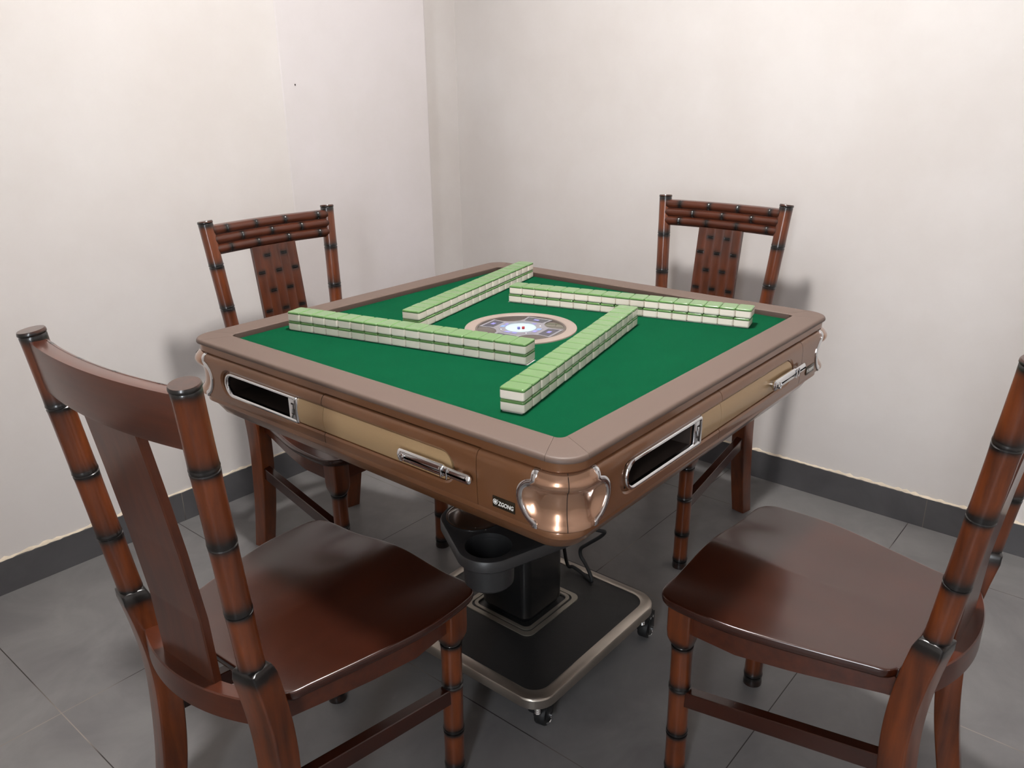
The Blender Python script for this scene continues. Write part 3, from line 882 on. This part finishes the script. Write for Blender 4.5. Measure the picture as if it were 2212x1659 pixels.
# nameplate with its emblem and lettering
def text_mesh(body, size):
    cu = bpy.data.curves.new('t', 'FONT'); cu.body = body; cu.size = size; cu.extrude = 0.0002; cu.align_x = 'LEFT'; cu.offset = size*0.018
    o = link('t', cu); me = evaluated(o); bpy.data.objects.remove(o); return me
def make_plate():
    bm = bmesh.new(); add_box(bm, (0.3555, -0.4703, 0.7078), (0.0405, 0.0016, 0.0172), 0.0006); return bm_mesh('nameplate', bm, M['plate_dark'], 30)
plate_me = make_plate()
tm = text_mesh('ZGONG', 0.0092)
xs_ = [v.co.x for v in tm.vertices]; wdt = max(xs_)-min(xs_); x0_ = min(xs_)
for v in tm.vertices:
    x, y, z = (v.co.x-x0_)*0.0275/wdt, v.co.y, v.co.z
    x += y*0.12
    v.co = (0.3458+x, -0.4712-z-0.0001, 0.7040+y)
tm.materials.clear(); finish(tm, M['white_print'], flat=True)
def make_emblem():
    bm = bmesh.new(); c = (0.3406, 0.7080)
    def ringm(r0_, r1_):
        a = [bm.verts.new((c[0]+r0_*math.cos(2*PI*i/24), -0.4713, c[1]+r0_*math.sin(2*PI*i/24))) for i in range(24)]
        b = [bm.verts.new((c[0]+r1_*math.cos(2*PI*i/24), -0.4713, c[1]+r1_*math.sin(2*PI*i/24))) for i in range(24)]
        for i in range(24): bm.faces.new((a[i], a[(i+1) % 24], b[(i+1) % 24], b[i]))
    ringm(0.0034, 0.0043); ringm(0.0001, 0.0024)
    bm2c = (0.3452, 0.7117)
    v = [bm.verts.new((bm2c[0]+0.0007*math.cos(2*PI*i/10), -0.4713, bm2c[1]+0.0007*math.sin(2*PI*i/10))) for i in range(10)]; bm.faces.new(v)
    return bm_mesh('emblem', bm, M['white_print'], flat=True)
emb_me = make_emblem()

# rim: four rails and four rounded corner pieces, inner height ZR sloping to a rounded outer edge
RIMP = [(0.0, ZF-0.006), (0.0, ZR-0.0016), (0.016, ZR-0.0004), (0.035, ZR), (0.10, ZR+0.0002), (0.5, ZR), (0.88, ZR-0.0005), (0.935, ZR-0.0008), (0.962, ZR-0.0016), (0.983, ZR-0.0032), (0.996, ZR-0.0054), (1.0, ZR-0.0072), (0.99, ZR-0.0086), (0.960, ZR-0.0090), (0.0, ZF-0.006)]
SR = 0.042
def rim_piece(inner, outer, name):
    bm = bmesh.new(); rings = []
    for a, b in zip(inner, outer):
        a = Vector(a); b = Vector(b); rings.append([(*(a.lerp(b, w_)), z) for w_, z in RIMP[:-1]])
    loft(bm, rings); me = bm_mesh(name, bm, [M['rim'], M['lip']], 40)
    for p in me.polygons:
        if abs(p.normal.z) < 0.3 and p.center.y > -HI-0.004 and p.normal.y > 0.1: p.material_index = 1
        if abs(p.normal.z) < 0.3 and p.normal.x < -0.1 and p.center.x < HI+0.004 and p.center.x > 0.38: p.material_index = 1
    return me
SI = HI-0.012
rail_me = rim_piece([(SI*(-1+2*i/6)*0.999, -HI) for i in range(7)], [((HO-SR)*(-1+2*i/6)*0.999, -HO) for i in range(7)], 'rim_rail')
inn, out_ = [], []
n = 16
for i in range(n+1):
    th = PI/2*i/n
    out_.append((HO-SR+SR*math.sin(th), -(HO-SR+SR*math.cos(th))))
    inn.append((HI-0.012+0.012*math.sin(th), -(HI-0.012+0.012*math.cos(th))) )
corner_me = rim_piece(inn, out_, 'rim_corner')
# dark joint strips under the rim seams
for k in range(4):
    R4 = -PI/2*k
    def put(name, me, par=T):
        o = link(name, me, par)
        if par is T: o.rotation_euler = (0, 0, R4)
        return o
    put('rim_rail', rail_me); put('rim_corner', corner_me)
    d = put('drawer', drw); put('gold_panel', gold_b, d); put('handle', handle_me, d)
    put('gold_panel', gold_a); sf = put('slot_frame', frame_me); put('latch', latch_me, sf); put('latch_slit', gap_me, sf)
    put('slot_tray', tray_me)
    c = put('corner_cap', cap_me); put('corner_bracket', br0, c); put('corner_bracket', br1, c); put('cap_seam', cap_seam_me, c)
    p = put('nameplate', plate_me); put('lettering', tm, p); put('emblem', emb_me, p)

bm = bmesh.new(); add_box(bm, (0, 0, (ZF+0.785)/2), (2*HI+0.002, 2*HI+0.002, ZF-0.785)); link('felt', bm_mesh('felt', bm, M['felt'], flat=True), T)

# ---- centre console
CN = (0.010, 0.006)
con = bpy.data.objects.new('centre_console', None); COL.objects.link(con); con.parent = T; con.location = (CN[0], CN[1], ZF); con.rotation_euler = (0, 0, math.radians(9))
def lring(name, prof, mat, n=64):
    bm = bmesh.new(); vs_ = [[bm.verts.new(p) for p in circle(r_, n, z)] for r_, z in prof]; vs_.append(vs_[0])
    for a, b in zip(vs_[:-1], vs_[1:]):
        for i in range(n): bm.faces.new((a[i], a[(i+1) % n], b[(i+1) % n], b[i]))
    return link(name, bm_mesh(name, bm, mat, 40), con)
lring('console_ring', [(0.1155, 0), (0.1150, 0.0022), (0.113, 0.003), (0.096, 0.0034), (0.0935, 0.0022), (0.0925, 0.0), ], M['con_ring'])
lring('console_groove', [(0.0935, 0), (0.0925, 0.0020), (0.0895, 0.0020), (0.0885, 0.0)], M['grille'])
bm = bmesh.new(); lathe(bm, [(0.0890, 0.0), (0.0890, 0.0005), (0.0885, 0.0007)], 64); link('console_disc', bm_mesh('console_disc', bm, M['smoke'], 30), con)
def poly_plate(name, pts, z0, z1, mat, par=con):
    bm = bmesh.new(); loft(bm, [[(x, y, z0) for x, y in pts], [(x, y, z1) for x, y in pts]]); return link(name, bm_mesh(name, bm, mat, flat=True), par)
star = []
for k in range(4):
    a = PI/2*k; c, s = math.cos(a), math.sin(a)
    loc_pts = [(0.046, -0.030), (0.060, -0.0265), (0.083, -0.030), (0.083, 0.030), (0.060, 0.0265), (0.046, 0.030)]
    star += [(c*x-s*y, s*x+c*y) for x, y in loc_pts]
    b2 = a+PI/4; star.append((0.052*math.cos(b2), 0.052*math.sin(b2)))
poly_plate('console_star', star, 0.0007, 0.0012, M['console_grey'])
octo = [(0.047*math.cos(PI/8+PI/4*i), 0.047*math.sin(PI/8+PI/4*i)) for i in range(8)]
poly_plate('console_octagon', octo, 0.0012, 0.0016, M['console_grey'])
for k in range(4):
    a = PI/2*k; c, s = math.cos(a), math.sin(a); tr = lambda pts: [(c*x-s*y, s*x+c*y) for x, y in pts]
    poly_plate('console_cell', tr([(0.053, -0.021), (0.0775, -0.0245), (0.0775, 0.0245), (0.053, 0.021)]), 0.0012, 0.0015, M['console_cell'])
    poly_plate('console_button', tr([(0.062, -0.006), (0.070, -0.006), (0.070, 0.006), (0.062, 0.006)]), 0.0015, 0.0018, M['console_violet'])
    poly_plate('console_print', tr([(0.034, -0.014), (0.0425, -0.016), (0.0425, -0.003), (0.034, -0.003)]), 0.0016, 0.0018, M['console_violet'])
    poly_plate('console_print', tr([(0.034, 0.002), (0.0425, 0.002), (0.0425, 0.013), (0.034, 0.012)]), 0.0016, 0.0018, M['console_blue'] if k % 2 else M['glow_violet'])
    b2 = a+PI/4
    bm = bmesh.new(); lathe(bm, [(0.0011, 0.0016), (0.0011, 0.0021), (0.0002, 0.0023)], 10, (0.0415*math.cos(b2), 0.0415*math.sin(b2))); link('console_pin', bm_mesh('console_pin', bm, M['pin']), con)
bm = bmesh.new(); lathe(bm, [(0.0318, 0.0016), (0.0318, 0.0020), (0.0300, 0.0022)], 48); link('dice_well', bm_mesh('dice_well', bm, M['glow'], 30), con)
bm = bmesh.new()
dprof = [(0.0315*math.cos(PI/2*i/10), 0.0022+0.0085*math.sin(PI/2*i/10)) for i in range(10)]+[(0.0004, 0.0107)]
lathe(bm, dprof, 48, cap0=False); link('dice_dome', bm_mesh('dice_dome', bm, M['dome'], 60), con)
for i, (x, y, rz) in enumerate(((-0.0075, -0.0105, 0.4), (-0.0135, -0.0030, 1.1))):
    bm = bmesh.new(); add_box(bm, (0, 0, 0), (0.0052, 0.0052, 0.0052), 0.0008)
    o = link('die', bm_mesh('die', bm, M['red'] if i == 0 else M['console_violet'], 40)); 
    ca, sa = math.cos(math.radians(9)), math.sin(math.radians(9))
    o.location = (CN[0]+ca*x-sa*y, CN[1]+sa*x+ca*y, ZF+0.0022+0.0026); o.rotation_euler = (0, 0, rz)
    tag(o, 'tiny red die under the clear dome of the lit console' if i == 0 else 'tiny blue-grey die beside the red one under the console dome', 'die', 'dice in the console dome')

# ---- column, base, casters
def rr_ring(h, r, z, n=8): return rrect(h, h, r, z, n)
bm = bmesh.new(); loft(bm, [rr_ring(0.062, 0.020, 0.1375), rr_ring(0.065, 0.020, 0.146), rr_ring(0.066, 0.020, 0.150), rr_ring(0.068, 0.020, 0.152), rr_ring(0.068, 0.020, 0.6424)]); link('column', bm_mesh('column', bm, M['column'], 35), T)
base = link('base_plate', None, T) if False else None
bm = bmesh.new(); HB = 0.2302
loft(bm, [rr_ring(0.205, 0.04, 0.116), rr_ring(0.2065, 0.036, 0.1195), rr_ring(0.150, 0.030, 0.1290), rr_ring(0.106, 0.022, 0.1375), rr_ring(0.102, 0.022, 0.1380)])
# underside slab
loft(bm, [rr_ring(0.215, 0.04, 0.0965), rr_ring(0.215, 0.04, 0.1165)])
bp_o = link('base_plate', bm_mesh('base_plate', bm, M['black'], 20), T)
bm = bmesh.new()
rg = [rr_ring(0.2060, 0.036, 0.1175), rr_ring(0.2070, 0.037, 0.1212), rr_ring(0.2090, 0.038, 0.1218), rr_ring(0.2240, 0.048, 0.1212), rr_ring(0.2285, 0.050, 0.1190), rr_ring(0.2302, 0.050, 0.1160), rr_ring(0.2302, 0.050, 0.0965), rr_ring(0.2285, 0.049, 0.0945), rr_ring(0.214, 0.04, 0.0945)]
vs_ = [[bm.verts.new(p) for p in r_] for r_ in rg]; vs_.append(vs_[0]); n = len(vs_[0])
for a, b in zip(vs_[:-1], vs_[1:]):
    for i in range(n): bm.faces.new((a[i], a[(i+1) % n], b[(i+1) % n], b[i]))
link('steel_edge', bm_mesh('steel_edge', bm, M['steel'], 30), bp_o)
def sq_ring(h0, h1, r0_, r1_, z0, z1, name):
    bm = bmesh.new(); rg = [rr_ring(h0, r0_, z0), rr_ring(h0, r0_, z1), rr_ring(h1, r1_, z1), rr_ring(h1, r1_, z0)]
    vs_ = [[bm.verts.new(p) for p in r_] for r_ in rg]; vs_.append(vs_[0]); n = len(vs_[0])
    for a, b in zip(vs_[:-1], vs_[1:]):
        for i in range(n): bm.faces.new((a[i], a[(i+1) % n], b[(i+1) % n], b[i]))
    return link(name, bm_mesh(name, bm, M['steel_flat'], 30), bp_o)
sq_ring(0.0865, 0.0975, 0.017, 0.020, 0.1365, 0.1405, 'trim_band')
sq_ring(0.0755, 0.0825, 0.014, 0.017, 0.1370, 0.1420, 'trim_band')

def caster(x, y, ang):
    c = bpy.data.objects.new('caster', None); COL.objects.link(c); c.parent = T; c.location = (x, y, 0); c.rotation_euler = (0, 0, ang)
    bm = bmesh.new(); lathe(bm, [(0.020, 0.0942), (0.020, 0.088), (0.0155, 0.086), (0.0155, 0.080), (0.018, 0.078), (0.018, 0.068)], 24)
    add_box(bm, (0.014, 0, 0.066), (0.058, 0.030, 0.018), 0.005); 
    for sy in (-1, 1): add_box(bm, (0.030, sy*0.0145, 0.046), (0.030, 0.003, 0.048), 0.001)
    link('fork', bm_mesh('fork', bm, M['rubber'], 35), c)
    bm = bmesh.new()
    def wheel_ring(r, y_): return [(0.032+r*math.cos(2*PI*i/32), y_, 0.0250+r*math.sin(2*PI*i/32)) for i in range(32)]
    loft(bm, [wheel_ring(0.019, -0.0125), wheel_ring(0.0235, -0.0115), wheel_ring(0.025, -0.009), wheel_ring(0.025, 0.009), wheel_ring(0.0235, 0.0115), wheel_ring(0.019, 0.0125)])
    link('wheel', bm_mesh('wheel', bm, M['rubber'], 35), c)
    def rod(name, x, z, r, y_, n=16):
        bm = bmesh.new(); loft(bm, [[(x+r*math.cos(2*PI*i/n), yy, z+r*math.sin(2*PI*i/n)) for i in range(n)] for yy in (-y_, y_)])
        link(name, bm_mesh(name, bm, M['chrome'], 40), c)
    rod('axle', 0.032, 0.025, 0.006, 0.0205); rod('rivet', 0.034, 0.060, 0.0035, 0.0168); rod('rivet', 0.020, 0.062, 0.0035, 0.0168)
    for sy in (-1, 1):
        bm = bmesh.new(); pts = [(0.032+0.0185*math.cos(a), sy*0.0140, 0.025+0.0185*math.sin(a)) for a in [PI*1.15+PI*0.45*i/10 for i in range(11)]]
        tube(bm, pts, [0.0008+0.0022*math.sin(PI*i/10) for i in range(11)], 8)
        link('brake_tab', bm_mesh('brake_tab', bm, M['chrome'], 40), c)
    bm = bmesh.new(); lathe(bm, [(0.005, 0.070), (0.0062, 0.072), (0.005, 0.0745), (0.0062, 0.077), (0.005, 0.0795), (0.0062, 0.082), (0.005, 0.0845), (0.0062, 0.087), (0.008, 0.0942)], 16, (-0.022, -0.012)); link('spring_bolt', bm_mesh('spring_bolt', bm, M['chrome'], 30), c)
caster(-0.182, -0.187, math.radians(12)); caster(0.200, -0.200, math.radians(8)); caster(-0.185, 0.185, math.radians(40)); caster(0.19, 0.19, math.radians(10))

# ---- swivelling cup holder under the near left edge
ZH = 0.560
CUP, ASH, PIV = (-0.383, -0.246), (-0.326, -0.165), (-0.262, -0.300)
def hull(circs, n=48):
    pts = []
    for i in range(n*3):
        a = 2*PI*i/(n*3); d = Vector((math.cos(a), math.sin(a)))
        best = max(circs, key=lambda c: Vector(c[:2]).dot(d)+c[2]); pts.append(tuple(Vector(best[:2])+d*best[2]))
    return pts
hol = bpy.data.objects.new('cup_holder', None); COL.objects.link(hol); hol.parent = T
def holder_mesh():
    bm = bmesh.new()
    circs = [(CUP[0], CUP[1], 0.052), (ASH[0], ASH[1], 0.060), (PIV[0], PIV[1], 0.034)]
    sh = lambda d: [(x, y, r+d) for x, y, r in circs]
    rings = []
    for d, z in ((-0.003, ZH-0.022), (0.0, ZH-0.019), (0.0, ZH-0.004), (-0.002, ZH-0.001), (-0.005, ZH)):
        rings.append([(x, y, z) for x, y in hull(sh(d))])
    loft(bm, rings); return raw(bm)
def cyl_cut(c, r, z0, z1):
    bm = bmesh.new(); lathe(bm, [(r, z0), (r, z1)], 48, c); return raw(bm)
hp = boolean(holder_mesh(), [cyl_cut(CUP, 0.0385, ZH-0.03, ZH+0.01), cyl_cut(ASH, 0.0465, ZH-0.03, ZH+0.01)])
finish(hp, M['plastic'], 35); link('holder_plate', hp, hol)
bm = bmesh.new(); prof = [(0.0383, ZH-0.012), (0.0395, ZH-0.001), (0.0420, ZH-0.0015), (0.0420, ZH-0.020), (0.0405, ZH-0.062), (0.036, ZH-0.067), (0.0005, ZH-0.067), (0.0005, ZH-0.063), (0.035, ZH-0.063), (0.0368, ZH-0.060)]
lathe(bm, prof+[prof[0]], 48, CUP, False, False); link('cup', bm_mesh('cup', bm, M['plastic'], 35), hol)
bm = bmesh.new(); lathe(bm, [(0.017, ZH-0.02), (0.017, 0.6424)], 24, PIV); link('pivot_post', bm_mesh('pivot_post', bm, M['plastic'], 35), hol)
at = thing('ashtray', 'polished steel ashtray bowl sunk in the black holder under the table edge', 'ashtray', (ASH[0], ASH[1], ZH))
bm = bmesh.new(); prof = [(0.0495, 0.0005), (0.0500, 0.0018), (0.0480, 0.0026), (0.0460, 0.0015), (0.0445, -0.004), (0.040, -0.014), (0.030, -0.021), (0.001, -0.023), (0.001, -0.0242), (0.031, -0.0222), (0.042, -0.0148), (0.0458, -0.004), (0.0460, 0.0005)]
lathe(bm, prof+[prof[0]], 48, (0, 0), False, False); link('bowl', bm_mesh('bowl', bm, M['ash'], 50), at)

# ---- power cord
bm = bmesh.new()
cord = [(0.070, 0.055, 0.36), (0.105, 0.050, 0.33), (0.150, 0.028, 0.28), (0.178, 0.018, 0.21), (0.190, 0.014, 0.150), (0.193, 0.008, 0.1315), (0.196, -0.004, 0.1325), (0.192, -0.035, 0.1285), (0.180, -0.066, 0.1290), (0.1760, -0.0740, 0.1330), (0.180, -0.064, 0.148), (0.188, -0.044, 0.164), (0.190, -0.030, 0.178), (0.190, -0.030, 0.198), (0.192, -0.050, 0.218), (0.196, -0.080, 0.246), (0.196, -0.093, 0.264), (0.182, -0.086, 0.272), (0.150, -0.040, 0.285), (0.100, 0.000, 0.30), (0.068, 0.010, 0.31)]
tube(bm, spline(cord, 6), 0.0045, 10); link('power_cord', bm_mesh('power_cord', bm, M['rubber'], 60), T)

# ------------------------------------------------------------------ mahjong tiles
TL, TW, TT = 0.542/17, 0.0417, 0.0194
def tile_meshes():
    g_ = 0.00018
    hx, hy = TL/2-g_, TW/2
    def R_(ins, z): return rrect(hx-ins, hy-ins, max(0.001, 0.0036-ins*0.4), z, 5)
    bm = bmesh.new(); loft(bm, [R_(0.0050, 0), R_(0.0030, 0), R_(0.0016, 0.0004), R_(0.0005, 0.0014), R_(0, 0.0026), R_(0, 0.0040), R_(0, 0.0140), R_(0, 0.0148)]); b = bm_mesh('mahjong_tile', bm, M['tile_white'], 50)
    bm = bmesh.new(); loft(bm, [R_(0.0003, 0.0148), R_(0, 0.0151), R_(0, 0.0174), R_(0.0003, 0.0183), R_(0.0009, 0.0190), R_(0.0018, 0.0194), R_(0.0032, 0.0194), R_(0.0060, 0.0194)]); g = bm_mesh('tile_back', bm, M['tile_green'], 50)
    return b, g
TB, TG = tile_meshes()
def ordinal(n): return '%d%s' % (n, 'th' if 10 < n < 14 else {1: 'st', 2: 'nd', 3: 'rd'}.get(n % 10, 'th'))
LIFT = 0.0006
ROWS = [  # centre, angle of the row direction, name, name of its first end
    ((-0.2104, 0.1166), 0.2267-PI/2, 'front left row', 'left end'),
    ((0.2440, -0.0934), 0.2424-PI/2, 'back right row', 'left end'),
    ((0.1304, 0.2406), 0.2268, 'back left row', 'near end'),
    ((-0.0919, -0.2123), 0.2332, 'front right row', 'near end')]
LIFT_EXT = [(0.0, 0.004), (0.004, 0.0), (0.0, 0.002), (0.0, 0.004)]
for ri, ((cx, cy), a, rn, en) in enumerate(ROWS):
    c, s = math.cos(a), math.sin(a)
    e0, e1 = LIFT_EXT[ri]
    bm = bmesh.new(); add_box(bm, ((e1-e0)/2, 0, 0.0005), (0.542-0.004+e0+e1, TW-0.008, LIFT), 0)
    lf = link('tile_lift', bm_mesh('tile_lift', bm, M['lift'], flat=True), T); lf.location = (cx, cy, ZF-0.0002); lf.rotation_euler = (0, 0, a)
    for lay in (0, 1):
        sh = (0.0022 if (ri == 1 and lay) else 0.0)
        for i in range(17):
            d = (i-8)*TL+sh; jy = random.uniform(-0.0005, 0.0005)
            t = bpy.data.objects.new('mahjong_tile', TB); COL.objects.link(t)
            t.location = (cx+c*d-s*jy, cy+s*d+c*jy, ZF+LIFT+lay*TT+0.0002); t.rotation_euler = (0, 0, a+random.uniform(-0.006, 0.006))
            tag(t, 'green-backed white mahjong tile, %s layer, %s from the %s of the %s' % ('upper' if lay else 'lower', ordinal(i+1), en, rn), 'tile', 'mahjong tiles stacked on the green felt')
            link('tile_back', TG, t)
